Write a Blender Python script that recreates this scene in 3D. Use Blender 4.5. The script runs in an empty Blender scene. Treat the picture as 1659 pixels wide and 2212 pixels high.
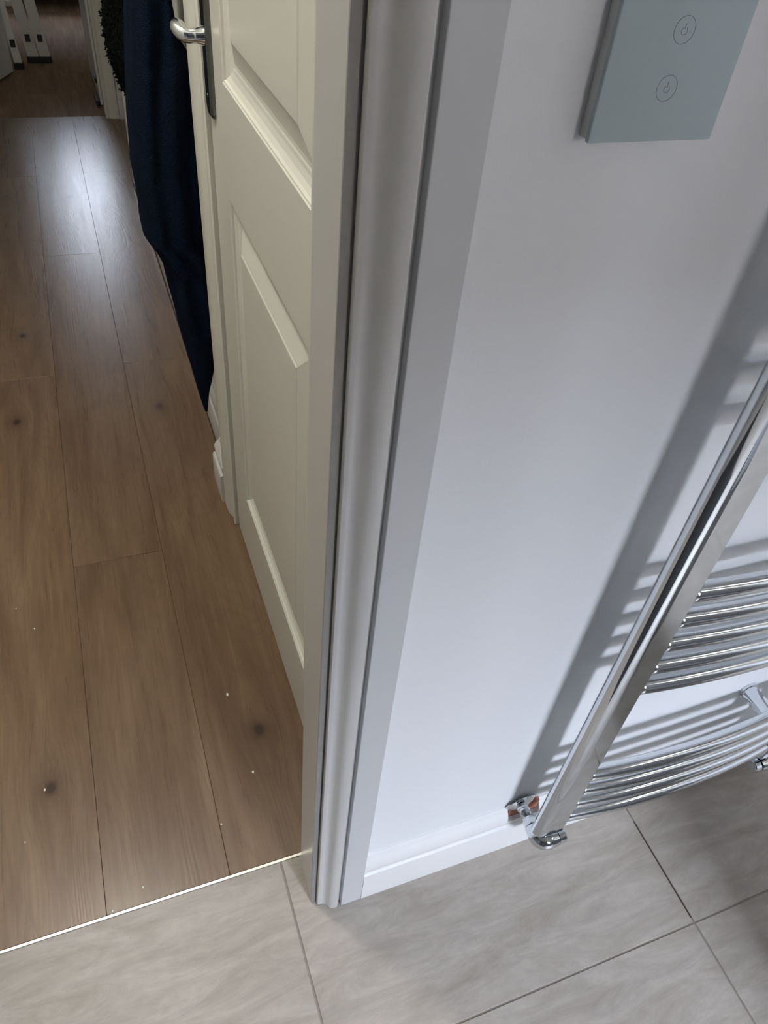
import bpy, bmesh, math, random
from mathutils import Vector, Matrix, noise

S = bpy.context.scene
COL = S.collection
PI = math.pi

# ------------------------------------------------------------------ camera
cd = bpy.data.cameras.new('camera')
cam = bpy.data.objects.new('camera', cd)
COL.objects.link(cam)
RX = Vector((0.93583901, -0.34244347, 0.08329353))     # image right
RY = Vector((-0.18048814, -0.66868804, -0.7213046))    # image down
RZ = Vector((0.30270344, 0.65999149, -0.68759135))     # view direction
M = Matrix((RX, -RY, -RZ)).transposed().to_4x4()
M.translation = Vector((0, 0, 1.26))
cam.matrix_world = M
cd.sensor_fit = 'VERTICAL'
cd.sensor_height = 24.0
cd.sensor_width = 24.0
cd.lens = 24.0 * 1616.406 / 2212.0
cd.clip_start = 0.02
cd.clip_end = 60
S.camera = cam

# ------------------------------------------------------------------ world (overcast daylight)
SKY = 180.0
w = bpy.data.worlds.new('overcast_sky')
S.world = w
w.use_nodes = True
bg = w.node_tree.nodes['Background']
bg.inputs[0].default_value = (0.765, 0.845, 1.0, 1)
bg.inputs[1].default_value = SKY


def area(name, loc, target, sx, sy, power, color, portal=False):
    l = bpy.data.lights.new(name, 'AREA')
    l.shape = 'RECTANGLE'
    l.size = sx
    l.size_y = sy
    l.energy = power
    l.color = color
    if portal:
        l.cycles.is_portal = True
    o = bpy.data.objects.new(name, l)
    COL.objects.link(o)
    o.location = loc
    d = Vector(target) - Vector(loc)
    o.rotation_euler = d.to_track_quat('-Z', 'Y').to_euler()
    return o


# bathroom window opening and far-room window opening (portals that guide the sky light)
BW = (0.52, 1.08, 1.10, 2.00)      # x0, x1, z0, z1 in the wall at y = -2.0
FW = (-0.50, 1.10, 1.40, 2.34)     # far window at y = 8.0
area('window_portal', ((BW[0] + BW[1]) / 2, -2.09, (BW[2] + BW[3]) / 2), ((BW[0] + BW[1]) / 2, 0, (BW[2] + BW[3]) / 2),
     BW[1] - BW[0], BW[3] - BW[2], 1, (1, 1, 1), True)
area('window_portal', ((FW[0] + FW[1]) / 2, 8.09, (FW[2] + FW[3]) / 2), ((FW[0] + FW[1]) / 2, 0, (FW[2] + FW[3]) / 2),
     FW[1] - FW[0], FW[3] - FW[2], 1, (1, 1, 1), True)

S.view_settings.view_transform = 'Standard'
S.view_settings.look = 'None'
S.view_settings.gamma = 1.0
S.view_settings.use_curve_mapping = False
S.view_settings.exposure = 0.0
HALL_LAMP = 10.5
SPOT = 1.2

# ------------------------------------------------------------------ helpers


def tag(o, label=None, cat=None, group=None, kind=None):
    if label: o['label'] = label
    if cat: o['category'] = cat
    if group: o['group'] = group
    if kind: o['kind'] = kind
    return o


def link(name, bm, mat, parent=None, loc=(0, 0, 0), smooth=False, mods=None):
    me = bpy.data.meshes.new(name)
    bmesh.ops.recalc_face_normals(bm, faces=bm.faces[:])
    bm.to_mesh(me)
    bm.free()
    me.materials.append(mat)
    if smooth:
        for p in me.polygons: p.use_smooth = True
    o = bpy.data.objects.new(name, me)
    COL.objects.link(o)
    o.location = loc
    if parent: o.parent = parent
    return o


def empty(name, loc=(0, 0, 0)):
    o = bpy.data.objects.new(name, None)
    COL.objects.link(o)
    o.location = loc
    return o


def box(bm, x0, x1, y0, y1, z0, z1, bev=0.0, seg=2):
    r = bmesh.ops.create_cube(bm, size=1.0)
    vs = r['verts']
    for v in vs:
        v.co = Vector(((x0 + x1) / 2 + v.co.x * (x1 - x0), (y0 + y1) / 2 + v.co.y * (y1 - y0), (z0 + z1) / 2 + v.co.z * (z1 - z0)))
    if bev > 0:
        es = set()
        for v in vs:
            for e in v.link_edges: es.add(e)
        bmesh.ops.bevel(bm, geom=list(es), offset=bev, segments=seg, affect='EDGES', profile=0.5)


def boxobj(name, dims, mat, parent=None, bev=0.0, seg=2):
    """box with its origin at its own base centre"""
    x0, x1, y0, y1, z0, z1 = dims
    c = Vector(((x0 + x1) / 2, (y0 + y1) / 2, z0))
    bm = bmesh.new()
    box(bm, x0 - c.x, x1 - c.x, y0 - c.y, y1 - c.y, 0, z1 - z0, bev, seg)
    off = c
    if parent is not None: off = c - parent.matrix_world_loc if hasattr(parent, 'matrix_world_loc') else c - wloc(parent)
    return link(name, bm, mat, parent, off)


def wloc(o):
    v = Vector((0, 0, 0))
    while o is not None:
        v = v + Vector(o.location)
        o = o.parent
    return v


def prism(bm, prof, p0, p1, f):
    """extrude the closed 2D profile from p0 to p1; f(a,b,t) -> Vector"""
    A = [bm.verts.new(f(a, b, p0)) for a, b in prof]
    B = [bm.verts.new(f(a, b, p1)) for a, b in prof]
    n = len(prof)
    for i in range(n):
        bm.faces.new((A[i], A[(i + 1) % n], B[(i + 1) % n], B[i]))
    bm.faces.new(A)
    bm.faces.new(B[::-1])


def tube(bm, pts, rad, n=16, cap=True, up=None):
    """round tube through pts; rad = number or list"""
    pts = [Vector(p) for p in pts]
    rads = rad if isinstance(rad, (list, tuple)) else [rad] * len(pts)
    rings = []
    prev = None
    for i, p in enumerate(pts):
        a = pts[max(i - 1, 0)]
        b = pts[min(i + 1, len(pts) - 1)]
        t = (b - a).normalized()
        if prev is None:
            ref = Vector(up) if up else (Vector((0, 0, 1)) if abs(t.z) < .9 else Vector((1, 0, 0)))
            u = t.cross(ref).normalized()
        else:
            u = (prev - t * prev.dot(t)).normalized()
        prev = u
        v = t.cross(u)
        rings.append([bm.verts.new(p + (u * math.cos(2 * PI * k / n) + v * math.sin(2 * PI * k / n)) * rads[i]) for k in range(n)])
    for i in range(len(rings) - 1):
        for k in range(n):
            bm.faces.new((rings[i][k], rings[i][(k + 1) % n], rings[i + 1][(k + 1) % n], rings[i + 1][k]))
    if cap:
        bm.faces.new(rings[0][::-1])
        bm.faces.new(rings[-1])
    return rings


def smooth_by_angle(o, ang=35):
    me = o.data
    for p in me.polygons: p.use_smooth = True
    bm = bmesh.new()
    bm.from_mesh(me)
    for e in bm.edges:
        if len(e.link_faces) == 2 and e.calc_face_angle(0) > math.radians(ang): e.smooth = False
    bm.to_mesh(me)
    bm.free()
    return o


# ------------------------------------------------------------------ materials
def mat(name, color, rough=0.5, metal=0.0, spec=0.5, bump=None, vary=None, coat=0.0, sheen=0.0):
    m = bpy.data.materials.new(name)
    m.use_nodes = True
    nt = m.node_tree
    b = nt.nodes['Principled BSDF']
    b.inputs['Base Color'].default_value = (*color, 1)
    b.inputs['Roughness'].default_value = rough
    b.inputs['Metallic'].default_value = metal
    b.inputs['Specular IOR Level'].default_value = spec
    b.inputs['Coat Weight'].default_value = coat
    b.inputs['Sheen Weight'].default_value = sheen
    geo = nt.nodes.new('ShaderNodeNewGeometry')
    if vary:
        sc, amt = vary
        n = nt.nodes.new('ShaderNodeTexNoise')
        n.inputs['Scale'].default_value = sc
        n.inputs['Detail'].default_value = 4
        nt.links.new(geo.outputs['Position'], n.inputs['Vector'])
        mx = nt.nodes.new('ShaderNodeMix')
        mx.data_type = 'RGBA'
        mx.inputs[6].default_value = (*[c * (1 - amt) for c in color], 1)
        mx.inputs[7].default_value = (*[min(1, c * (1 + amt)) for c in color], 1)
        nt.links.new(n.outputs['Fac'], mx.inputs[0])
        nt.links.new(mx.outputs[2], b.inputs['Base Color'])
    if bump:
        sc, st, dist = bump
        n = nt.nodes.new('ShaderNodeTexNoise')
        n.inputs['Scale'].default_value = sc
        n.inputs['Detail'].default_value = 3
        nt.links.new(geo.outputs['Position'], n.inputs['Vector'])
        bp = nt.nodes.new('ShaderNodeBump')
        bp.inputs['Strength'].default_value = st
        bp.inputs['Distance'].default_value = dist
        nt.links.new(n.outputs['Fac'], bp.inputs['Height'])
        nt.links.new(bp.outputs['Normal'], b.inputs['Normal'])
    return m


M_wall = mat('wall_paint', (0.80, 0.81, 0.82), 0.75, spec=.3, bump=(350, .12, .001))
M_tilew = mat('grey_wall_finish', (0.20, 0.20, 0.20), 0.5)
M_hall = mat('hall_paint', (0.66, 0.66, 0.60), 0.6, bump=(60, .25, .003))
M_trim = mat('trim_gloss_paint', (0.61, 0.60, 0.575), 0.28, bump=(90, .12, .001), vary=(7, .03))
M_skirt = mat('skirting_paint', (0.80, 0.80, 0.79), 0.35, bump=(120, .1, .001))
M_filler = mat('filler_paint', (0.60, 0.605, 0.61), 0.45, bump=(120, .1, .001))
M_door = mat('door_paint', (0.68, 0.67, 0.60), 0.33, bump=(70, .12, .001), vary=(5, .03))
M_ceil_b = mat('bathroom_ceiling_paint', (0.5, 0.5, 0.5), 0.9)
M_ceil = mat('ceiling_paint', (0.82, 0.82, 0.80), 0.9)
M_chrome = mat('chrome', (0.70, 0.73, 0.76), 0.07, metal=1.0)
M_chrome_r = mat('chrome_tube', (0.70, 0.73, 0.76), 0.13, metal=1.0)
M_chrome_d = mat('worn_chrome', (0.16, 0.17, 0.165), 0.16, metal=1.0, bump=(40, .2, .001))
M_alu = mat('aluminium_strip', (0.85, 0.82, 0.74), 0.28, metal=.6)
M_alul = mat('ladder_aluminium', (0.62, 0.61, 0.55), 0.45, metal=.3)
M_black = mat('black_rubber', (0.012, 0.012, 0.012), 0.6)
M_glass = mat('switch_glass', (0.40, 0.475, 0.49), 0.16, spec=.5)
M_house = mat('switch_housing', (0.55, 0.56, 0.54), 0.5)
M_ink = mat('grey_print', (0.10, 0.13, 0.15), 0.5)
M_clay = mat('bare_plaster', (0.34, 0.15, 0.10), 0.9, bump=(200, .6, .003), vary=(90, .35))
M_navy = mat('navy_towelling', (0.0052, 0.0100, 0.0235), 0.95, spec=.06, bump=(420, .9, .004), vary=(30, .35))
M_fleece = mat('black_fleece', (0.0045, 0.0062, 0.0054), 0.95, spec=.05, bump=(160, .9, .006), vary=(50, .4))
M_chip = mat('white_paint_flake', (0.85, 0.84, 0.78), 0.7)
M_grout = mat('grout', (0.27, 0.235, 0.20), 0.9, vary=(60, .15))
M_under = mat('subfloor', (0.06, 0.04, 0.026), 0.9)
M_dark = mat('dark_fabric', (0.012, 0.011, 0.010), 0.9, bump=(120, .4, .002))
M_upvc = mat('white_plastic', (0.8, 0.8, 0.8), 0.35)
M_fence = mat('fence_timber', (0.16, 0.12, 0.09), 0.9, vary=(12, .3))
M_ground = mat('garden_ground', (0.10, 0.11, 0.08), 0.95, vary=(8, .3))


def glass_mat(name='window_glass', tint=1.0):
    m = bpy.data.materials.new(name)
    m.use_nodes = True
    nt = m.node_tree
    for n in list(nt.nodes): nt.nodes.remove(n)
    out = nt.nodes.new('ShaderNodeOutputMaterial')
    t = nt.nodes.new('ShaderNodeBsdfTransparent')
    t.inputs[0].default_value = (tint, tint, tint, 1)
    g = nt.nodes.new('ShaderNodeBsdfGlossy')
    g.inputs['Roughness'].default_value = .02
    mx = nt.nodes.new('ShaderNodeMixShader')
    mx.inputs[0].default_value = .08
    nt.links.new(t.outputs[0], mx.inputs[1])
    nt.links.new(g.outputs[0], mx.inputs[2])
    nt.links.new(mx.outputs[0], out.inputs[0])
    return m


M_pane = glass_mat()
M_pane_t = glass_mat('dimmed_glass', .32)  # tint added to dim the sky through the far window


def emit(name, color, strength):
    m = bpy.data.materials.new(name)
    m.use_nodes = True
    b = m.node_tree.nodes['Principled BSDF']
    b.inputs['Base Color'].default_value = (.8, .8, .8, 1)
    b.inputs['Emission Color'].default_value = (*color, 1)
    b.inputs['Emission Strength'].default_value = strength
    return m


def N(nt, t, **kw):
    n = nt.nodes.new(t)
    for k, v in kw.items():
        if k.startswith('i_'):
            n.inputs[int(k[2:]) if k[2:].isdigit() else k[2:].replace('_', ' ')].default_value = v
        else:
            setattr(n, k, v)
    return n


def math_n(nt, op, a, b=None, c=None, clamp=False):
    n = nt.nodes.new('ShaderNodeMath')
    n.operation = op
    n.use_clamp = clamp
    for i, v in enumerate((a, b, c)):
        if v is None: continue
        if isinstance(v, (int, float)): n.inputs[i].default_value = v
        else: nt.links.new(v, n.inputs[i])
    return n.outputs[0]


def mix(nt, f, a, b, bt='MIX'):
    n = nt.nodes.new('ShaderNodeMix')
    n.data_type = 'RGBA'
    n.blend_type = bt
    for i, v in ((0, f), (6, a), (7, b)):
        if isinstance(v, (int, float)): n.inputs[i].default_value = v
        elif isinstance(v, tuple): n.inputs[i].default_value = (*v, 1) if len(v) == 3 else v
        else: nt.links.new(v, n.inputs[i])
    return n.outputs[2]


def tile_mat():
    m = bpy.data.materials.new('stone_tile')
    m.use_nodes = True
    nt = m.node_tree
    b = nt.nodes['Principled BSDF']
    geo = N(nt, 'ShaderNodeNewGeometry')
    oi = N(nt, 'ShaderNodeObjectInfo')
    off = N(nt, 'ShaderNodeVectorMath', operation='SCALE')
    cmb = N(nt, 'ShaderNodeCombineXYZ')
    for i in range(3): nt.links.new(oi.outputs['Random'], cmb.inputs[i])
    nt.links.new(cmb.outputs[0], off.inputs[0])
    off.inputs['Scale'].default_value = 37.0
    add = N(nt, 'ShaderNodeVectorMath', operation='ADD')
    nt.links.new(geo.outputs['Position'], add.inputs[0])
    nt.links.new(off.outputs[0], add.inputs[1])
    mp = N(nt, 'ShaderNodeMapping')
    mp.inputs['Scale'].default_value = (6.5, 26.0, 1.0)
    mp.inputs['Rotation'].default_value = (0, 0, math.radians(-9))
    nt.links.new(add.outputs[0], mp.inputs['Vector'])
    n1 = N(nt, 'ShaderNodeTexNoise')
    n1.inputs['Scale'].default_value = 1.0
    n1.inputs['Detail'].default_value = 7
    n1.inputs['Roughness'].default_value = .72
    n1.inputs['Distortion'].default_value = .6
    nt.links.new(mp.outputs[0], n1.inputs['Vector'])
    n2 = N(nt, 'ShaderNodeTexNoise')
    n2.inputs['Scale'].default_value = 60
    n2.inputs['Detail'].default_value = 5
    nt.links.new(add.outputs[0], n2.inputs['Vector'])
    cr = N(nt, 'ShaderNodeValToRGB')
    cr.color_ramp.elements[0].position = .30
    cr.color_ramp.elements[0].color = (.285, .247, .202, 1)
    cr.color_ramp.elements[1].position = .70
    cr.color_ramp.elements[1].color = (.505, .455, .402, 1)
    e = cr.color_ramp.elements.new(.52)
    e.color = (.405, .360, .315, 1)
    nt.links.new(n1.outputs['Fac'], cr.inputs[0])
    f = math_n(nt, 'MULTIPLY', n2.outputs['Fac'], .42)
    c = mix(nt, f, cr.outputs[0], (.26, .242, .22))
    nt.links.new(c, b.inputs['Base Color'])
    b.inputs['Roughness'].default_value = .42
    b.inputs['Specular IOR Level'].default_value = .45
    bp = N(nt, 'ShaderNodeBump')
    bp.inputs['Strength'].default_value = .15
    bp.inputs['Distance'].default_value = .002
    nt.links.new(n2.outputs['Fac'], bp.inputs['Height'])
    nt.links.new(bp.outputs[0], b.inputs['Normal'])
    return m


KNOTS = [(.130, .722, 1.0), (-.2295, .719, 1.0), (.098, 1.768, .9), (-.265, 1.783, .9), (-.240, 2.22, .8), (-.275, 3.30, .7), (-.044, 3.267, .8), (-.07, 5.2, .8)]


def wood_mat(name='oak_laminate', rbase=.235, spec=.45):
    m = bpy.data.materials.new(name)
    m.use_nodes = True
    nt = m.node_tree
    b = nt.nodes['Principled BSDF']
    geo = N(nt, 'ShaderNodeNewGeometry')
    oi = N(nt, 'ShaderNodeObjectInfo')
    sep = N(nt, 'ShaderNodeSeparateXYZ')
    nt.links.new(geo.outputs['Position'], sep.inputs[0])
    X, Y = sep.outputs[0], sep.outputs[1]
    dark = None
    dx = None
    ringf = None
    for kx, ky, st in KNOTS:
        ux = math_n(nt, 'SUBTRACT', X, kx)
        uy = math_n(nt, 'SUBTRACT', Y, ky)
        uys = math_n(nt, 'MULTIPLY', uy, .42)
        r2 = math_n(nt, 'ADD', math_n(nt, 'MULTIPLY', ux, ux), math_n(nt, 'MULTIPLY', uys, uys))
        # grain bends around the knot
        g = math_n(nt, 'EXPONENT', math_n(nt, 'MULTIPLY', r2, -1 / (.045 ** 2)))
        d = math_n(nt, 'MULTIPLY', math_n(nt, 'MULTIPLY', ux, g), -.72)
        dx = d if dx is None else math_n(nt, 'ADD', dx, d)
        # dark halo and core
        uy2 = math_n(nt, 'MULTIPLY', uy, .75)
        r3 = math_n(nt, 'ADD', math_n(nt, 'MULTIPLY', ux, ux), math_n(nt, 'MULTIPLY', uy2, uy2))
        core = math_n(nt, 'EXPONENT', math_n(nt, 'MULTIPLY', r3, -1 / (.0085 ** 2)))
        halo = math_n(nt, 'EXPONENT', math_n(nt, 'MULTIPLY', r3, -1 / (.026 ** 2)))
        k = math_n(nt, 'MULTIPLY', math_n(nt, 'ADD', math_n(nt, 'MULTIPLY', core, 1.1), math_n(nt, 'MULTIPLY', halo, .45)), st)
        dark = k if dark is None else math_n(nt, 'ADD', dark, k)
    Xw = math_n(nt, 'ADD', X, dx)
    rnd = math_n(nt, 'MULTIPLY', oi.outputs['Random'], 31.0)
    cmb = N(nt, 'ShaderNodeCombineXYZ')
    nt.links.new(math_n(nt, 'ADD', Xw, rnd), cmb.inputs[0])
    nt.links.new(math_n(nt, 'ADD', Y, rnd), cmb.inputs[1])
    nt.links.new(rnd, cmb.inputs[2])

    def ns(scale, sc=(1, 1, 1), det=5, rough=.6, dist=0):
        mp = N(nt, 'ShaderNodeMapping')
        mp.inputs['Scale'].default_value = sc
        nt.links.new(cmb.outputs[0], mp.inputs['Vector'])
        n = N(nt, 'ShaderNodeTexNoise')
        n.inputs['Scale'].default_value = scale
        n.inputs['Detail'].default_value = det
        n.inputs['Roughness'].default_value = rough
        n.inputs['Distortion'].default_value = dist
        nt.links.new(mp.outputs[0], n.inputs['Vector'])
        return n.outputs['Fac']
    broad = ns(1.0, (16, 2.2, 1), 4, .6, .8)
    fine = ns(1.0, (250, 5, 1), 5, .7)
    mid = ns(1.0, (70, 3.0, 1), 5, .6, .5)
    # cathedral figure
    mp = N(nt, 'ShaderNodeMapping')
    mp.inputs['Scale'].default_value = (9.0, 1.1, 1)
    nt.links.new(cmb.outputs[0], mp.inputs['Vector'])
    wv = N(nt, 'ShaderNodeTexWave', wave_type='RINGS', rings_direction='SPHERICAL')
    fig = ns(1.0, (7.5, 1.0, 1), 2, .45, 0.4)
    rings = math_n(nt, 'ABSOLUTE', math_n(nt, 'SINE', math_n(nt, 'MULTIPLY', fig, 95.0)))
    nt.nodes.remove(wv)
    cr = N(nt, 'ShaderNodeValToRGB')
    cr.color_ramp.elements[0].position = .32
    cr.color_ramp.elements[0].color = (.140, .080, .042, 1)
    cr.color_ramp.elements[1].position = .70
    cr.color_ramp.elements[1].color = (.232, .150, .086, 1)
    nt.links.new(broad, cr.inputs[0])
    c = mix(nt, math_n(nt, 'MULTIPLY', math_n(nt, 'SUBTRACT', .62, fine, clamp=True), 1.5, clamp=True), cr.outputs[0], (.115, .074, .046))
    c = mix(nt, math_n(nt, 'MULTIPLY', math_n(nt, 'SUBTRACT', mid, .5, clamp=True), 1.6, clamp=True), c, (.265, .185, .12))
    c = mix(nt, math_n(nt, 'MULTIPLY', math_n(nt, 'POWER', math_n(nt, 'SUBTRACT', 1.0, rings, clamp=True), 2.0), .34, clamp=True), c, (.125, .082, .052))
    hv = N(nt, 'ShaderNodeHueSaturation')
    nt.links.new(c, hv.inputs['Color'])
    nt.links.new(math_n(nt, 'ADD', math_n(nt, 'MULTIPLY', oi.outputs['Random'], .16), .92), hv.inputs['Value'])
    kn = ns(22, (1, .8, 1), 3, .6)
    dk = math_n(nt, 'MULTIPLY', dark, math_n(nt, 'ADD', math_n(nt, 'MULTIPLY', kn, 1.1), .35), clamp=True)
    c = mix(nt, dk, hv.outputs[0], (.050, .028, .016))
    nt.links.new(c, b.inputs['Base Color'])
    rr = math_n(nt, 'ADD', math_n(nt, 'MULTIPLY', mid, .10), rbase)
    nt.links.new(rr, b.inputs['Roughness'])
    b.inputs['Specular IOR Level'].default_value = spec
    h = math_n(nt, 'ADD', math_n(nt, 'MULTIPLY', fine, .6), math_n(nt, 'MULTIPLY', rings, .4))
    bp = N(nt, 'ShaderNodeBump')
    bp.inputs['Strength'].default_value = .10
    bp.inputs['Distance'].default_value = .0012
    nt.links.new(h, bp.inputs['Height'])
    nt.links.new(bp.outputs[0], b.inputs['Normal'])
    return m


M_tile = tile_mat()
M_wood = wood_mat()
M_wood_far = wood_mat('matt_oak_laminate', .62, .06)  # same laminate, rougher and with weaker specular

# ------------------------------------------------------------------ floors
WY0, WY1 = .403, .463          # the wall between bathroom and hall
ZF = -.004
floor = boxobj('floor', (-1.3, 2.2, -2.1, .480, -.06, ZF + .0026), M_grout)
tag(floor, kind='structure')
GX = [-1.3, -1.098, -.495, .108, .711, 1.314, 1.917, 2.2]
GY = [-2.1, -1.627, -1.024, -.421, .1818, .480]
g = .0014
for i in range(len(GX) - 1):
    for j in range(len(GY) - 1):
        x0, x1, y0, y1 = GX[i] + g, GX[i + 1] - g, GY[j] + g, GY[j + 1] - g
        if j == len(GY) - 2: y1 = .4795
        boxobj('tile', (x0, x1, y0, y1, -.008, 0.0), M_tile, floor, .0007, 1)

oj = boxobj('open_joint', (.7094, .7126, .190, .354, -.0014, -.00105), M_under, floor)

wfloor = boxobj('floor', (-2.4, 2.6, .484, 8.0, -.06, -.0015), M_under)
tag(wfloor, kind='structure')
PW = .188


def plank(x0, x1, y0, y1, m=None):
    q = .00032
    boxobj('plank', (x0 + q, x1 - q, y0 + q, y1 - q, -.0013, 0.0), m or M_wood, wfloor, .0004, 1)


L0 = 1.52
for k in range(-3, 7):
    x0 = -.161 + k * PW
    x1 = x0 + PW
    ph = {0: 1.2235, -1: 1.984 - L0, 1: 2.005 - L0, -2: 1.30, 2: 1.35}.get(k, .9 + .5 * ((k * 7) % 3))
    ymax = 4.268
    xa, xb = max(x0, -.66), min(x1, 1.2)
    if xb <= xa: continue
    y = .4845
    js = [ph + n * L0 for n in range(-1, 4)]
    js = [j for j in js if .55 < j < ymax - .05] + [ymax]
    if x0 >= .2: y = 3.38                       # only inside the side opening
    for j in js:
        if j <= y: continue
        plank(xa, xb, y, j)
        y = j
for k in range(-12, 14):
    x0 = -.176 + k * PW
    y = 4.268
    js = [4.268 + ((k * 5) % 4 + 1) * .38 + n * L0 for n in range(0, 3)]
    for j in [q for q in js if q < 7.9] + [8.0]:
        plank(x0, x0 + PW, y, j, M_wood_far)
        y = j

strip = boxobj('trim_1', (-.62, .158, .4798, .4842, -.008, .0012), M_alu, None, .0006, 2)
tag(strip, kind='structure')

# ------------------------------------------------------------------ walls
H = 2.4


def wall(name, parts, m):
    bm = bmesh.new()
    for p in parts: box(bm, *p)
    o = link(name, bm, m)
    tag(o, kind='structure')
    return o


BX0, BX1 = -1.3, 2.2
wall('wall_front', [(.150, BX1, WY0, WY1, -.02, H), (BX0, -.64, WY0, WY1, -.02, H), (-.64, .150, WY0, WY1, 2.02, H)], M_wall)
wall('wall_left', [(BX0 - .1, BX0, -2.1, WY1, -.02, H)], M_tilew)
wall('wall_right', [(BX1, BX1 + .1, -2.1, WY1, -.02, H)], M_wall)
yb0, yb1 = -2.12, -2.0
wall('wall_back', [(BX0, BW[0], yb0, yb1, -.02, H), (BW[1], BX1, yb0, yb1, -.02, H),
                   (BW[0], BW[1], yb0, yb1, -.02, BW[2]), (BW[0], BW[1], yb0, yb1, BW[3], H)], M_tilew)
ceil = boxobj('ceiling', (BX0 - .1, BX1 + .1, -2.12, WY1, H, H + .1), M_ceil_b)
tag(ceil, kind='structure')

XN, XH = .211, .237            # hall right wall: near stretch, far stretch (stepped back)
hx0 = -.66
wall('wall_hall_right', [(XN, .33, WY1, .575, -.02, H), (XN, .33, .575, 1.265, 2.0, H), (XN, .33, 1.265, 1.44, -.02, H),
                         (XH, .33, 1.44, 3.42, -.02, H), (XH, .33, 3.42, 4.235, 2.05, H)], M_hall)
wall('wall_hall_left', [(hx0 - .1, hx0, WY1, 4.235, -.02, H)], M_hall)
wall('wall_side_room', [(1.2, 1.3, 3.3, 4.235, -.02, H), (.33, 1.3, 3.3, 3.37, -.02, H)], M_hall)
wall('wall_door_room', [(1.0, 1.1, .46, 3.3, -.02, H)], M_hall)
FY = 4.235
wall('wall_far_partition', [(.215, 1.3, FY, FY + .1, -.02, H), (-2.4, -.53, FY, FY + .1, -.02, H), (-.53, .215, FY, FY + .1, 2.02, H)], M_hall)
wall('wall_far_left', [(-2.5, -2.4, FY, 8.1, -.02, H)], M_hall)
wall('wall_far_right', [(2.6, 2.7, FY, 8.1, -.02, H), (1.3, 2.7, FY, FY + .1, -.02, H)], M_hall)
wall('wall_far_end', [(-2.4, FW[0], 8.0, 8.12, -.02, H), (FW[1], 2.6, 8.0, 8.12, -.02, H),
                      (FW[0], FW[1], 8.0, 8.12, -.02, FW[2]), (FW[0], FW[1], 8.0, 8.12, FW[3], H)], M_hall)
c2 = boxobj('ceiling', (-2.5, 2.7, WY1, 8.12, H, H + .1), M_ceil)
tag(c2, kind='structure')


def window(name, x0, x1, z0, z1, y, sgn, mp=None):
    t = .05
    bm = bmesh.new()
    ya, yb = sorted((y, y + sgn * .06))
    for d in ((x0, x0 + t, z0, z1), (x1 - t, x1, z0, z1), (x0, x1, z0, z0 + t), (x0, x1, z1 - t, z1)):
        box(bm, d[0], d[1], ya, yb, d[2], d[3], .004)
    f = link(name, bm, M_upvc)
    tag(f, kind='structure')
    bm = bmesh.new()
    ym = (ya + yb) / 2
    box(bm, x0 + t * .8, x1 - t * .8, ym - .003, ym + .003, z0 + t * .8, z1 - t * .8)
    link('pane', bm, mp or M_pane, f)
    s_ = bmesh.new()
    box(s_, x0 - .03, x1 + .03, min(y - sgn * .10, y), max(y - sgn * .10, y), z0 - .025, z0 - .001, .004)
    link('window_sill', s_, M_upvc, f)
    return f


window('window_1', BW[0], BW[1], BW[2], BW[3], -2.04, -1)
window('window_2', FW[0], FW[1], FW[2], FW[3], 8.03, 1, M_pane_t)

# garden outside the bathroom window: ground and an added fence blocking the low sky
ground = boxobj('floor', (-5, 7, -9, -2.12, -.5, -.3), M_ground)
tag(ground, kind='structure')
fence = empty('sky_block_fence', (1, -4.2, -.3))
tag(fence, 'unseen timber fence added outside the bathroom window to block low sky light', 'fence')
for k in range(40):
    x = -3 + k * .2
    boxobj('board', (x, x + .19, -4.22 - .01 * (k % 2), -4.2 - .01 * (k % 2), -.3, 2.72), M_fence, fence)

# ------------------------------------------------------------------ bathroom doorway lining, architrave, skirting
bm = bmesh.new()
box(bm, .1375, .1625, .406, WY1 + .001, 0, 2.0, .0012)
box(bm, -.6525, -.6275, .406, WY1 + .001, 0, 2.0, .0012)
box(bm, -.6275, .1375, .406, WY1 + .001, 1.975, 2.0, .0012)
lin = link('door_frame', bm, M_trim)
tag(lin, kind='structure')
lin.name = 'door_1'
M_edge = mat('dark_lining_edge', (0.29, 0.28, 0.26), 0.7, vary=(40, .12))  # darker tone on the lining's front edge
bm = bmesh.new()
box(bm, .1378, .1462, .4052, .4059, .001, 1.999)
link('front_edge', bm, M_edge, lin)

arch_prof = [(0, .403), (0, .3995), (.0008, .3982), (.0030, .3976), (.0048, .3972), (.0060, .3974), (.0095, .3968), (.0125, .3945), (.0150, .3905), (.0170, .3880),
             (.0200, .3862), (.0245, .3852), (.0280, .3850), (.0296, .3862), (.0302, .389), (.0302, .403)]
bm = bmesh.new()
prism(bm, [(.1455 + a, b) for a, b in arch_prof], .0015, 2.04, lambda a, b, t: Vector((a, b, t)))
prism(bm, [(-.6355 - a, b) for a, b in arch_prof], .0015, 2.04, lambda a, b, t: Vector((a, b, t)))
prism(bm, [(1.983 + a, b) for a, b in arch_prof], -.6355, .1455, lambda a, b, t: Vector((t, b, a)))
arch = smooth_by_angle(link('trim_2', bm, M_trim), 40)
tag(arch, kind='structure')
bm = bmesh.new()
box(bm, .1808, .2136, .3854, WY0, .0005, 2.04, .0008)
box(bm, .1758, .1809, .3935, WY0, .0015, 2.04)
band = link('trim_3', bm, M_filler)
tag(band, kind='structure')

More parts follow.
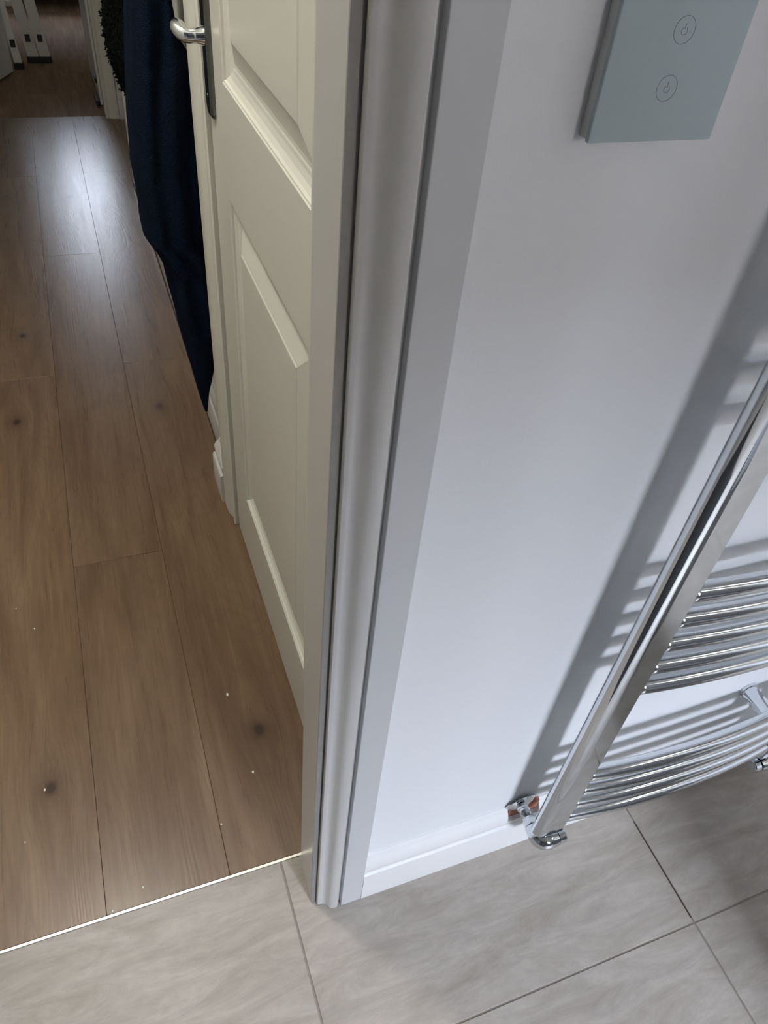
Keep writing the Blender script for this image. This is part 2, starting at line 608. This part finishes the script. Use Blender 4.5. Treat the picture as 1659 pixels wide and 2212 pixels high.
sk_prof = [(.403, 0), (.3854, 0), (.3854, .082), (.3862, .0850), (.3893, .0868), (.3900, .0895), (.3886, .0930), (.3890, .1010), (.3915, .1100),
           (.3950, .1180), (.3975, .1215), (.3985, .1262), (.4005, .1285), (.403, .1285)]
NX0, NX1 = .456, .512
bm = bmesh.new()
prism(bm, sk_prof, .2140, NX0, lambda a, b, t: Vector((t, a, b)))
prism(bm, sk_prof, NX1, BX1, lambda a, b, t: Vector((t, a, b)))
low = [p for p in sk_prof if p[1] <= .1010] + [(.403, .1010)]
prism(bm, low, NX0, NX1, lambda a, b, t: Vector((t, a, b)))
sk = smooth_by_angle(link('baseboard_front', bm, M_skirt), 30)
tag(sk, kind='structure')
bm = bmesh.new()
box(bm, NX0 + .0005, NX1 - .0005, .3955, .4028, .1010, .1275, .001, 1)
for v in bm.verts: v.co += Vector((0, noise.noise(v.co * 150) * .001, noise.noise(v.co * 90) * .002))
link('notch_fill', bm, M_clay, sk)

# ------------------------------------------------------------------ light switch
sw = empty('light_switch', (.326, WY0, 1.168))
tag(sw, 'pale glass touch light switch with two ringed power symbols on the white wall', 'light switch')
SX0, SX1, SZ0, SZ1 = .2818, .3703, 1.1247, 1.2115
bm = bmesh.new()
box(bm, SX0 + .0008 - .326, SX1 - .0008 - .326, -.0085, 0, SZ0 + .0008 - 1.168, SZ1 - .0008 - 1.168, .001)
link('housing', bm, M_house, sw)
bm = bmesh.new()
box(bm, SX0 - .326, SX1 - .326, -.0122, -.0086, SZ0 - 1.168, SZ1 - 1.168, .0006, 2)
link('glass_plate', bm, M_glass, sw)


def ring(bm, cx, cz, y, r, wd, a0=0, a1=2 * PI, n=48):
    A = []
    for k in range(n + 1):
        t = a0 + (a1 - a0) * k / n
        A.append([bm.verts.new((cx + math.sin(t) * q, y + dy, cz + math.cos(t) * q)) for q, dy in ((r - wd, 0), (r + wd, 0), (r + wd, .0001), (r - wd, .0001))])
    for k in range(n):
        for j in range(4):
            bm.faces.new((A[k][j], A[k][(j + 1) % 4], A[k + 1][(j + 1) % 4], A[k + 1][j]))


for cz in (1.1535, 1.1823):
    bm = bmesh.new()
    ring(bm, 0, cz - 1.168, -.01235, .0068, .00012)
    o = link('touch_ring', bm, M_ink, sw)
    bm = bmesh.new()
    ring(bm, 0, cz - 1.168 - .0004, -.01235, .0019, .00012, .55, 2 * PI - .55, 24)
    box(bm, -.00012, .00012, -.01235, -.01225, cz - 1.168 + .0004, cz - 1.168 + .0032)
    link('power_symbol', bm, M_ink, sw)

# ------------------------------------------------------------------ towel radiator
rad = empty('towel_radiator', (.49, .347, .16))
tag(rad, 'chrome ladder towel radiator with bowed rungs on the white bathroom wall', 'radiator')
RL = Vector(rad.location)
RW = .385
RS = .014
yc = .347
UX0, UX1 = .469, .511          # left upright


def d_profile(x_flat, sgn, ax=.018, by=.0130, w_=.028):
    pts = []
    xr = x_flat - sgn * w_
    pts.append((x_flat - sgn * .0012, yc + by))
    for k in range(0, 25):
        t = PI / 2 + PI * k / 24
        pts.append((xr + sgn * ax * math.cos(t), yc + by * math.sin(t)))
    pts.append((x_flat - sgn * .0012, yc - by))
    pts.append((x_flat, yc - by + .0012))
    pts.append((x_flat, yc + by - .0012))
    return pts


ZT = 1.35
for xf, sgn in ((UX1, 1), (UX1 + RW, -1)):
    bm = bmesh.new()
    P = d_profile(xf, sgn)
    prism(bm, P, .151, ZT, lambda a, b, t: Vector((a - RL.x, b - RL.y, t - RL.z)))
    o = smooth_by_angle(link('upright', bm, M_chrome, rad), 30)
XR0 = UX1
XR1 = UX1 + RW
ZR = [.183, .224, .265, .308, .526, .568, .611, .654, .697, .905, .948, .990, 1.033, 1.22, 1.262, 1.304]
for z in ZR:
    bm = bmesh.new()
    pts = []
    n = 40
    for k in range(n + 1):
        t = k / n
        x = XR0 - .002 + (XR1 - XR0 + .004) * t
        y = yc - .001 - 4 * RS * t * (1 - t)
        pts.append((x - RL.x, y - RL.y, z - RL.z))
    tube(bm, pts, .0112, 20)
    link('rung', bm, M_chrome_r, rad, smooth=True)
# wall brackets
for bx, bz in ((.858, .268), (.858, 1.03)):
    t = (bx - XR0) / RW
    yb = yc - 4 * RS * t * (1 - t)
    bm = bmesh.new()
    zz = .278 if bz < .5 else 1.033
    tube(bm, [(bx - RL.x, WY0 - .0005 - RL.y, zz - RL.z), (bx - RL.x, WY0 - .004 - RL.y, zz - RL.z), (bx - RL.x, WY0 - .0045 - RL.y, zz - RL.z), (bx - RL.x, yb + .008 - RL.y, zz - RL.z)],
         [.0165, .0165, .0135, .0135], 24)
    if bx > .7: smooth_by_angle(link('wall_bracket', bm, M_chrome, rad), 40)
    else: bm.free()


def valve(name, vx, sgn, label):
    """angle valve under an upright; the cap points towards +x * sgn"""
    V = Vector((vx, .341, .130))
    e = empty(name, V)
    tag(e, label, 'valve', 'radiator valves')
    bm = bmesh.new()      # elbow body
    pts = [(0, .020, 0), (0, .012, 0), (0, .006, .0), (sgn * .0015, .001, .0), (sgn * .005, -.003, 0), (sgn * .011, -.0055, .0), (sgn * .018, -.006, 0), (sgn * .027, -.006, 0)]
    tube(bm, pts, [.0128, .0134, .0142, .0150, .0152, .0150, .0140, .0130], 24)
    tube(bm, [(sgn * .009, .004, .002), (sgn * .009, .005, .0275)], [.0105, .0098], 24)
    link('valve_body', bm, M_chrome, e, smooth=False)
    smooth_by_angle(e.children[-1], 45)
    bm = bmesh.new()
    tube(bm, [(sgn * .0285, -.006, 0), (sgn * .0290, -.006, 0), (sgn * .0395, -.006, 0), (sgn * .0408, -.006, 0)], [.0108, .0116, .0116, .0104], 24)
    smooth_by_angle(link('cap', bm, M_chrome, e), 35)
    bm = bmesh.new()      # compression nut, six sides
    tube(bm, [(0, .0215, 0), (0, .0225, 0), (0, .0335, 0), (0, .0345, 0)], [.0112, .0124, .0124, .0112], 6, up=(.3, 0, 1))
    link('nut', bm, M_chrome, e)
    bm = bmesh.new()
    tube(bm, [(0, .034, 0), (0, WY0 - V.y - .0005, 0)], .0090, 24)
    link('pipe', bm, M_chrome, e, smooth=True)
    return e


v1 = valve('radiator_valve', .4785, 1, 'chrome angle valve under the left upright, cap pointing right')
v2 = valve('radiator_valve', XR1 + .0325, -1, 'chrome angle valve at the right edge of the photo, cap pointing left')

esc = empty('pipe_collar', (.4775, WY0, .130))
tag(esc, 'chrome split pipe collar tilted over the notch in the skirting', 'pipe collar')
bm = bmesh.new()
n = 40
for (r0, r1, ya, yb2) in ((.0085, .0255, -.0065, -.0035),):
    A = []
    for k in range(n + 1):
        t = -PI / 2 * 1.04 + PI * 1.04 * k / n
        row = []
        for r, y in ((r0, -.0095), (.013, -.0088), (.0205, -.0066), (.0255, -.0035), (.0258, -.0022), (.0245, -.0018), (r0, -.0070)):
            row.append(bm.verts.new((math.sin(t) * r, y, math.cos(t) * r)))
        A.append(row)
    for k in range(n):
        for j in range(7):
            bm.faces.new((A[k][j], A[k][(j + 1) % 7], A[k + 1][(j + 1) % 7], A[k + 1][j]))
    bm.faces.new(A[0])
    bm.faces.new(A[-1][::-1])
co = smooth_by_angle(link('half_ring', bm, M_chrome, esc), 40)
co.rotation_euler = (math.radians(8), math.radians(-6), 0)
bm = bmesh.new()
tube(bm, [(0, -.004, 0), (0, -.013, 0)], [.0105, .0094], 24)
smooth_by_angle(link('sleeve', bm, M_chrome, esc), 40)

# ------------------------------------------------------------------ hall door (closed) with panels
LX = .208
DY0, DY1, DZ0, DZ1 = .592, 1.250, .006, 1.985
PY0, PY1 = .705, 1.140
P1 = (.185, .805)
P2 = (.963, 1.83)
door = empty('door_2', (LX, DY0, 0))
tag(door, kind='structure')
bm = bmesh.new()
ox, oy = LX, DY0


def B(x0, x1, y0, y1, z0, z1, bev=0): box(bm, x0 - ox, x1 - ox, y0 - oy, y1 - oy, z0, z1, bev)


B(LX + .014, LX + .038, DY0, DY1, DZ0, DZ1)
B(LX, LX + .014, DY0, PY0, DZ0, DZ1)
B(LX, LX + .014, PY1, DY1, DZ0, DZ1)
B(LX, LX + .014, PY0, PY1, DZ0, P1[0])
B(LX, LX + .014, PY0, PY1, P1[1], P2[0])
B(LX, LX + .014, PY0, PY1, P2[1], DZ1)
link('leaf', bm, M_door, door)
rings_ = [(0, 0), (.0012, .0016), (.0030, .0020), (.0045, .0052), (.0100, .0090), (.0170, .0112), (.0215, .0118), (.0240, .0126), (.0290, .0126), (.0330, .0112), (.0560, .0042), (.0590, .0034), (.0612, .0020), (.0640, .0018)]
for (z0, z1) in (P1, P2):
    bm = bmesh.new()
    R_ = []
    for o_, d_ in rings_:
        R_.append([bm.verts.new((d_, y - oy, z)) for y, z in ((PY0 + o_, z0 + o_), (PY1 - o_, z0 + o_), (PY1 - o_, z1 - o_), (PY0 + o_, z1 - o_))])
    for i in range(len(R_) - 1):
        for k in range(4):
            bm.faces.new((R_[i][k], R_[i][(k + 1) % 4], R_[i + 1][(k + 1) % 4], R_[i + 1][k]))
    bm.faces.new(R_[-1])
    # closed back so the panel is solid
    Bk = [bm.verts.new((.0138, v.co.y, v.co.z)) for v in R_[0]]
    for k in range(4): bm.faces.new((R_[0][k], Bk[k], Bk[(k + 1) % 4], R_[0][(k + 1) % 4]))
    bm.faces.new(Bk[::-1])
    link('panel', bm, M_door, door)

# handle: long backplate with a curved lever
hp = bmesh.new()
prof = [(1.2005, 1.12), (1.2005, .912), (1.203, .902), (1.209, .896), (1.2215, .8935), (1.234, .896), (1.240, .902), (1.2425, .912), (1.2425, 1.12), (1.236, 1.136), (1.2215, 1.141), (1.207, 1.136)]
cy, cz = 1.2215, 1.017
A = []
for xx, sh in ((LX, 1.0), (LX - .0035, 1.0), (LX - .0068, .80), (LX - .0078, .66)):
    row = []
    for y, z in prof:
        yy = cy + (y - cy) * sh
        zz = z - math.copysign((1 - sh) * .022, z - cz)
        row.append(hp.verts.new((xx - ox, yy - oy, zz)))
    A.append(row)
n = len(prof)
for i in range(3):
    for k in range(n): hp.faces.new((A[i][k], A[i][(k + 1) % n], A[i + 1][(k + 1) % n], A[i + 1][k]))
hp.faces.new(A[0][::-1])
hp.faces.new(A[3])
plate = link('handle_plate', hp, M_chrome_d, door)
tag(plate, 'long dull chrome handle backplate')
bm = bmesh.new()
lp = [(.2003, 1.2215, 1.000), (.196, 1.2215, 1.000), (.188, 1.2215, 1.0), (.182, 1.2215, 1.0), (.1765, 1.2235, 1.0005), (.1728, 1.228, 1.002), (.1700, 1.2335, 1.0045), (.1680, 1.239, 1.0075), (.1668, 1.244, 1.0100)]
tube(bm, [(a - ox, b - oy, c_) for a, b, c_ in lp], [.0125, .0112, .0098, .0098, .0100, .0104, .0108, .0106, .0080], 20)
smooth_by_angle(link('lever', bm, M_chrome, plate), 50)
bm = bmesh.new()
tube(bm, [(LX - .0075 - ox, cy - oy, .925), (LX - .0088 - ox, cy - oy, .925)], [.0035, .003], 16)
link('screw', bm, M_chrome_d, plate)

# door frame, architraves on the hall side
bm = bmesh.new()
box(bm, XN + .002, .32, .566, .589, 0, 1.99)
box(bm, XN + .002, .32, 1.2535, 1.276, 0, 1.99)
box(bm, XN + .002, .32, .566, 1.276, 1.99, 2.012)
fr = link('trim_4', bm, M_door)
tag(fr, kind='structure')
ap = [(0, 0), (0, .010), (.004, .0125), (.010, .0125), (.014, .010), (.022, .011), (.034, .0165), (.052, .0185), (.064, .0185), (.068, .015), (.068, 0)]
bm = bmesh.new()
XA = XN + .0005
prism(bm, [(1.259 + a * 1.25, XA - b) for a, b in ap], .0015, 2.02, lambda a, b, t: Vector((b, a, t)))
prism(bm, [(.583 - a * 1.25, XA - b) for a, b in ap], .0015, 2.02, lambda a, b, t: Vector((b, a, t)))
prism(bm, [(1.992 + a, XA - b) for a, b in ap], .583, 1.259, lambda a, b, t: Vector((b, t, a)))
ar2 = smooth_by_angle(link('trim_5', bm, M_door), 30)
tag(ar2, kind='structure')

# hall skirting, near and far runs
sp = [(0, 0), (.019, 0), (.019, .076), (.0175, .0795), (.0125, .083), (.0118, .087), (.0145, .091), (.0145, .103), (.0105, .112), (.0055, .118), (.0045, .124), (0, .126)]
bm = bmesh.new()
prism(bm, [(XN - a * 1.3, b) for a, b in sp], 1.3445, 1.44, lambda a, b, t: Vector((a, t, b)))
o = smooth_by_angle(link('baseboard_hall_near', bm, M_trim), 30)
tag(o, kind='structure')
bm = bmesh.new()
prism(bm, [(XH - a, b) for a, b in sp], 1.44, 3.36, lambda a, b, t: Vector((a, t, b)))
o = smooth_by_angle(link('baseboard_hall_right', bm, M_trim), 30)
tag(o, kind='structure')
# far opening: architrave, stub skirting, lining
bm = bmesh.new()
prism(bm, [(.190 + a * .9, FY - b) for a, b in ap], .001, 2.06, lambda a, b, t: Vector((a, b, t)))
prism(bm, [(-.50 - a * .9, FY - b) for a, b in ap], .001, 2.06, lambda a, b, t: Vector((a, b, t)))
prism(bm, [(1.995 + a * .9, FY - b) for a, b in ap], -.50, .190, lambda a, b, t: Vector((t, b, a)))
o = smooth_by_angle(link('trim_6', bm, M_door), 30)
tag(o, kind='structure')
bm = bmesh.new()
prism(bm, [(FY - a, b) for a, b in sp], .252, 1.2, lambda a, b, t: Vector((t, a, b)))
o = smooth_by_angle(link('baseboard_far', bm, M_trim), 30)
tag(o, kind='structure')
bm = bmesh.new()
box(bm, .187, .214, FY - .002, FY + .12, 0, 2.0)
box(bm, -.52, -.495, FY - .002, FY + .12, 0, 2.0)
box(bm, -.495, .187, FY - .002, FY + .12, 1.98, 2.0)
o = link('trim_7', bm, M_door)
tag(o, kind='structure')
# near side of the side opening
bm = bmesh.new()
box(bm, XH - .014, XH + .0, 3.40, 3.45, 0, 2.06, .003)
box(bm, XH, .335, 3.421, 3.44, 0, 2.06)
o = link('trim_8', bm, M_door)
tag(o, kind='structure')

# far-room door leaf standing open (left edge of the photo)
fd = empty('door_3', (-.492, 4.37, 0))
tag(fd, kind='structure')
fd.rotation_euler = (0, 0, math.atan2(5.025 - 4.37, -.222 + .492))
fl_len = math.hypot(5.025 - 4.37, .27)
bm = bmesh.new()
box(bm, 0, fl_len, 0, .036, .012, 1.97, .002)
link('leaf', bm, M_door, fd)
bm = bmesh.new()
tube(bm, [(fl_len - .05, -.001, 1.0), (fl_len - .05, -.04, 1.0), (fl_len - .07, -.05, 1.0), (fl_len - .15, -.05, 1.0)], .009, 12)
link('lever', bm, M_chrome, fd, smooth=True)

# pale panel leaning/standing right behind the far opening, small black parts
fr2 = empty('door_4', (.178, 4.375, 0))
tag(fr2, kind='structure')
bm = bmesh.new()
box(bm, 0, .036, 0, .70, .02, 1.97, .002)
link('leaf', bm, M_door, fr2)
bm = bmesh.new()
box(bm, -.010, -.001, .0, .10, .120, .140, .002)
link('hinge', bm, M_black, fr2)
wd = boxobj('black_block', (.158, .176, 4.41, 4.56, 0, .030), M_black, None, .004)  # plain black block at the foot of the pale leaf
tag(wd, 'small black block on the floor against the far pale door edge', 'door wedge')

# ------------------------------------------------------------------ step ladder in the far room
lad = empty('step_ladder', (-.08, 5.28, 0))
tag(lad, 'folded aluminium step ladder with black feet leaning in the dark far room', 'ladder')


def rail(x, y, lean_x, lean_y, wx, wy, top=1.55, foot=True):
    bm = bmesh.new()
    b0 = Vector((x - lad.location.x, y - lad.location.y, .03))
    b1 = b0 + Vector((lean_x, lean_y, top - .03))
    vs = []
    for b_ in (b0, b1):
        vs.append([bm.verts.new(b_ + Vector((sx * wx / 2, sy * wy / 2, 0))) for sx, sy in ((-1, -1), (1, -1), (1, 1), (-1, 1))])
    for k in range(4): bm.faces.new((vs[0][k], vs[0][(k + 1) % 4], vs[1][(k + 1) % 4], vs[1][k]))
    bm.faces.new(vs[0][::-1])
    bm.faces.new(vs[1])
    bmesh.ops.bevel(bm, geom=bm.edges[:], offset=.003, segments=2, affect='EDGES')
    r = link('rail', bm, M_alul, lad)
    bm = bmesh.new()
    box(bm, b0.x - wx / 2 - .006, b0.x + wx / 2 + .006, b0.y - wy / 2 - .006, b0.y + wy / 2 + .006, 0, .034, .005)
    link('foot', bm, M_black, r)
    bm = bmesh.new()
    q = b0 + (b1 - b0) * .062
    box(bm, q.x - .013, q.x + .013, q.y - wy / 2 - .004, q.y - wy / 2 + .004, q.z - .018, q.z + .018, .002)
    link('rivet_cap', bm, M_black, r)


LNX = -.15
rail(-.112, 5.25, LNX, .05, .058, .028)
rail(-.048, 5.25, LNX, .05, .056, .028)
rail(-.192, 5.12, LNX * .9, .16, .040, .030)
for k in range(5):
    z = .27 + k * .25
    f_ = z / 1.55
    boxobj('tread', (-.36 + LNX * f_, -.14 + LNX * f_, 5.24 + .05 * f_, 5.32 + .05 * f_, z, z + .03), M_alul, lad, .004)
rail(-.40, 5.30, LNX, .05, .056, .028)

# dark furniture in the far room, built as a sofa to shade the floor
sofa = empty('dark_sofa', (.1, 7.0, 0))
tag(sofa, 'black furniture at the end of the far room, built as a sofa placed to shade the floor', 'sofa')


def sb(name, d, bev=.03): boxobj(name, d, M_dark, sofa, bev, 3)


sb('seat', (-.75, 1.0, 6.75, 7.35, .12, .42))
sb('backrest', (-.85, 1.1, 7.352, 7.56, .10, .80))
sb('armrest', (-.92, -.752, 6.72, 7.35, .10, .58))
sb('armrest', (1.002, 1.16, 6.72, 7.35, .10, .58))
for x in (-.86, 1.04):
    for y in (6.8, 7.25): boxobj('leg', (x, x + .05, y, y + .05, 0, .101), M_black, sofa)

# ------------------------------------------------------------------ hanging robes


def hook(x, y, z, label):
    e = empty('coat_hook', (x, y, z))
    tag(e, label, 'hook', 'coat hooks on the hall wall')
    bm = bmesh.new()
    box(bm, -.004, 0, -.012, .012, -.03, .03, .002)
    link('backplate', bm, M_chrome, e)
    bm = bmesh.new()
    tube(bm, [(-.004, 0, .0), (-.03, 0, -.012), (-.055, 0, -.006), (-.062, 0, .015), (-.060, 0, .03)], [.005, .005, .005, .005, .006], 12)
    link('prong', bm, M_chrome, e, smooth=True)


hook(XH - .0005, 1.52, 1.66, 'chrome coat hook holding the navy robe')
hook(XH - .0005, 1.85, 1.66, 'chrome coat hook holding the black fleece')


def lerp_tab(tab, z):
    tab = sorted(tab)
    if z <= tab[0][0]: return tab[0][1]
    for (a, b), (c_, d) in zip(tab, tab[1:]):
        if z <= c_: return b + (d - b) * (z - a) / (c_ - a)
    return tab[-1][1]


def robe(name, mat_, label, xl, xr, yf, yk, z0, z1, nz, nu, folds, fa, rough_amp, seed, loc, tufts=0):
    bm = bmesh.new()
    rows = []
    rnd = random.Random(seed)
    for i in range(nz + 1):
        z = z0 + (z1 - z0) * i / nz
        L, R_ = lerp_tab(xl, z), lerp_tab(xr, z)
        F, K = lerp_tab(yf, z), lerp_tab(yk, z)
        row = []
        for k in range(nu):
            t = 2 * PI * k / nu
            c_, s_ = math.cos(t), math.sin(t)
            e_ = .62
            ux = math.copysign(abs(c_) ** e_, c_)
            uy = math.copysign(abs(s_) ** e_, s_)
            x = (L + R_) / 2 + ux * (R_ - L) / 2
            y = (F + K) / 2 + uy * (K - F) / 2
            if s_ < .2:
                ph = folds * (x - L) / max(.02, .1) * 2 * PI
                am = fa * min(1, (R_ - L) / .08) * (1 - abs(c_) ** 4)
                y += am * math.sin(ph + 1.3 * math.sin(z * 2.3) + z * 1.1)
            q = Vector((x * 30, y * 30, z * 18 + seed))
            d = noise.noise(q) * rough_amp
            q2 = Vector((x * 220, y * 220, z * 220 + seed))
            d += noise.noise(q2) * rough_amp * .5
            x = min(x + d * (1 if ux < 0.6 else 0), XH - .003)
            y = y + d * .6
            row.append(bm.verts.new((x - loc[0], y - loc[1], z - loc[2])))
        rows.append(row)
    for i in range(nz):
        for k in range(nu):
            bm.faces.new((rows[i][k], rows[i][(k + 1) % nu], rows[i + 1][(k + 1) % nu], rows[i + 1][k]))
    bm.faces.new(rows[0][::-1])
    bm.faces.new(rows[-1])
    bm.normal_update()
    if tufts:
        fs = [f for f in bm.faces if len(f.verts) == 4]
        for _ in range(tufts):
            f = rnd.choice(fs)
            c0 = f.calc_center_median()
            if c0.x + loc[0] > XH - .03: continue
            nrm = f.normal * -1 if f.normal.dot(c0 - Vector((0, 0, c0.z))) < 0 else f.normal
            d = (nrm + Vector((rnd.uniform(-.6, .6), rnd.uniform(-.6, .6), rnd.uniform(-1.1, .1)))).normalized() * rnd.uniform(.003, .007)
            s1 = Vector((rnd.uniform(-1, 1), rnd.uniform(-1, 1), rnd.uniform(-1, 1))).normalized() * .0022
            s2 = s1.cross(d).normalized() * .0022
            p = c0 + Vector((rnd.uniform(-1, 1), rnd.uniform(-1, 1), rnd.uniform(-1, 1))) * .004
            a, b_, c_, tp = bm.verts.new(p + s1), bm.verts.new(p - s1 + s2), bm.verts.new(p - s1 - s2), bm.verts.new(p + d)
            bm.faces.new((a, b_, tp)); bm.faces.new((b_, c_, tp)); bm.faces.new((c_, a, tp)); bm.faces.new((a, c_, b_))
    o = link(name, bm, mat_, None, loc, smooth=True)
    tag(o, label, 'robe')
    return o


robe('towelling_robe', M_navy, 'navy blue towelling robe hanging beside the white hall door',
     [(.195, .181), (.205, .178), (.273, .1675), (.38, .1515), (.45, .143), (.53, .135), (.563, .121), (.59, .104), (.638, .106), (.715, .102), (.853, .113), (1.0, .133), (1.3, .150), (1.60, .170)],
     [(.195, .186), (.21, .189), (.25, .196), (.33, .222), (.90, .228), (.935, .206), (1.0, .198), (1.2, .205), (1.60, .200)],
     [(.195, 1.448), (.3, 1.443), (1.60, 1.45)],
     [(.195, 1.458), (.25, 1.50), (.4, 1.57), (.6, 1.66), (1.0, 1.67), (1.60, 1.56)],
     .195, 1.645, 190, 110, 2.2, .0075, .0016, 3, (.20, 1.52, .195))
robe('fleece_robe', M_fleece, 'black fluffy fleece robe hanging behind the navy robe',
     [(.745, .150), (.757, .139), (.775, .1195), (.80, .114), (.816, .107), (.87, .1065), (.935, .1135), (1.0, .115), (1.3, .135), (1.62, .17)],
     [(.745, .225), (1.3, .228), (1.62, .205)],
     [(.745, 1.79), (.80, 1.76), (1.62, 1.78)],
     [(.745, 1.86), (.80, 1.92), (1.3, 1.93), (1.62, 1.88)],
     .745, 1.645, 90, 80, 1.3, .006, .006, 11, (.20, 1.85, .745), 7000)

# ------------------------------------------------------------------ paint flakes on the wood floor
chips = [(491, .0895, .8125, .0032, 'largest white paint flake on the wood floor near the knot by the door'),
         (547, .101, .6444, .0026, 'white paint flake on the wood floor close to the doorway jamb'),
         (75, -.244, 1.075, .0019, 'tiny white speck on the left plank, the right one of a close pair'), (97, -.239, .719, .0022, 'white paint flake beside the lower left floor knot'),
         (35, -.277, 1.137, .0017, 'tiny white speck on the left plank, the left one of a close pair'), (310, -.104, .509, .0016, 'tiny white speck just beyond the metal strip, right of the plank joint'), (243, -.152, .4885, .0015, 'tiny white speck touching the metal strip left of the plank joint end'),
         (478, .030, .57, .0015, 'tiny white speck on the right plank joint close to the jamb'), (55, -.272, .637, .0015, 'tiny white speck near the left edge below the lower left knot')]
rc = random.Random(5)
for _, x, y, r, lb in chips:
    bm = bmesh.new()
    bmesh.ops.create_icosphere(bm, subdivisions=1, radius=r)
    for v in bm.verts:
        v.co.x *= rc.uniform(.6, 1.1); v.co.y *= rc.uniform(.8, 1.5); v.co.z = v.co.z * .35 + r * .3
    o = link('paint_flake', bm, M_chip, None, (x, y, .0002))
    tag(o, lb or 'tiny speck of white paint on the wood floor', 'paint flake', 'paint flakes on the wood floor')

# ------------------------------------------------------------------ lamps
def ceiling_lamp(name, x, y, r, power, color, label, spot=False):
    e = empty(name, (x, y, H))
    tag(e, label, 'lamp')
    bm = bmesh.new()
    tube(bm, [(0, 0, 0), (0, 0, -.012), (0, 0, -.020)], [r * 1.15, r * 1.15, r * 1.02], 32)
    smooth_by_angle(link('rim', bm, M_upvc, e), 40)
    bm = bmesh.new()
    tube(bm, [(0, 0, -.0205), (0, 0, -.030)], [r, r * .86], 32)
    link('diffuser', bm, emit(name + '_glow', color, power / (PI * r * r * 4)), e)
    l = bpy.data.lights.new(name, 'AREA')
    l.shape = 'DISK'
    l.size = r * 2
    l.energy = power
    l.color = color
    o = bpy.data.objects.new(name + '_light', l)
    COL.objects.link(o)
    o.location = (0, 0, -.034)
    o.parent = e


ceiling_lamp('hall_ceiling_lamp', -.36, 1.12, .13, HALL_LAMP, (1.0, .95, .87), 'round white ceiling lamp in the hall')
ceiling_lamp('bathroom_downlight', 1.95, -.55, .035, SPOT, (1, .96, .9), 'small round downlight in the bathroom ceiling, nearer the radiator')
ceiling_lamp('bathroom_downlight', 1.95, -1.5, .035, SPOT, (1, .96, .9), 'small round downlight in the bathroom ceiling, nearer the window')

# ------------------------------------------------------------------ bathroom things added behind the camera for chrome reflections and floor shade
mt = boxobj('reflection_mat', (-.75, .36, -.95, -.05, 0, .012), M_dark, None, .005, 2)  # added so the chrome upright reflects a black band
tag(mt, 'unseen black mat added under the camera for the dark band in the chrome', 'mat')
st = empty('shadow_stool', (.88, -.31, 0))  # added to cast shade over the right-hand tiles
tag(st, 'unseen grey box stool added right of the camera to shade the tiles', 'stool')
boxobj('body', (.77, .99, -.46, -.16, .02, .40), M_tilew, st, .006)
boxobj('seat', (.76, 1.0, -.47, -.15, .401, .45), M_tilew, st, .015, 3)
for x in (.79, .93):
    for y in (-.44, -.22): boxobj('foot', (x, x + .04, y, y + .04, 0, .0195), M_black, st)

tb = empty('shade_table', (.3, 6.2, 0))  # added to keep window light off the far floor
tag(tb, 'dark table added to shade the far room floor, behind the step ladder', 'table')
boxobj('tabletop', (-.60, 1.20, 5.72, 6.62, .72, .76), M_dark, tb, .006)
for x in (-.56, 1.10):
    for y in (5.76, 6.52): boxobj('leg', (x, x + .06, y, y + .06, 0, .7195), M_dark, tb, .004)
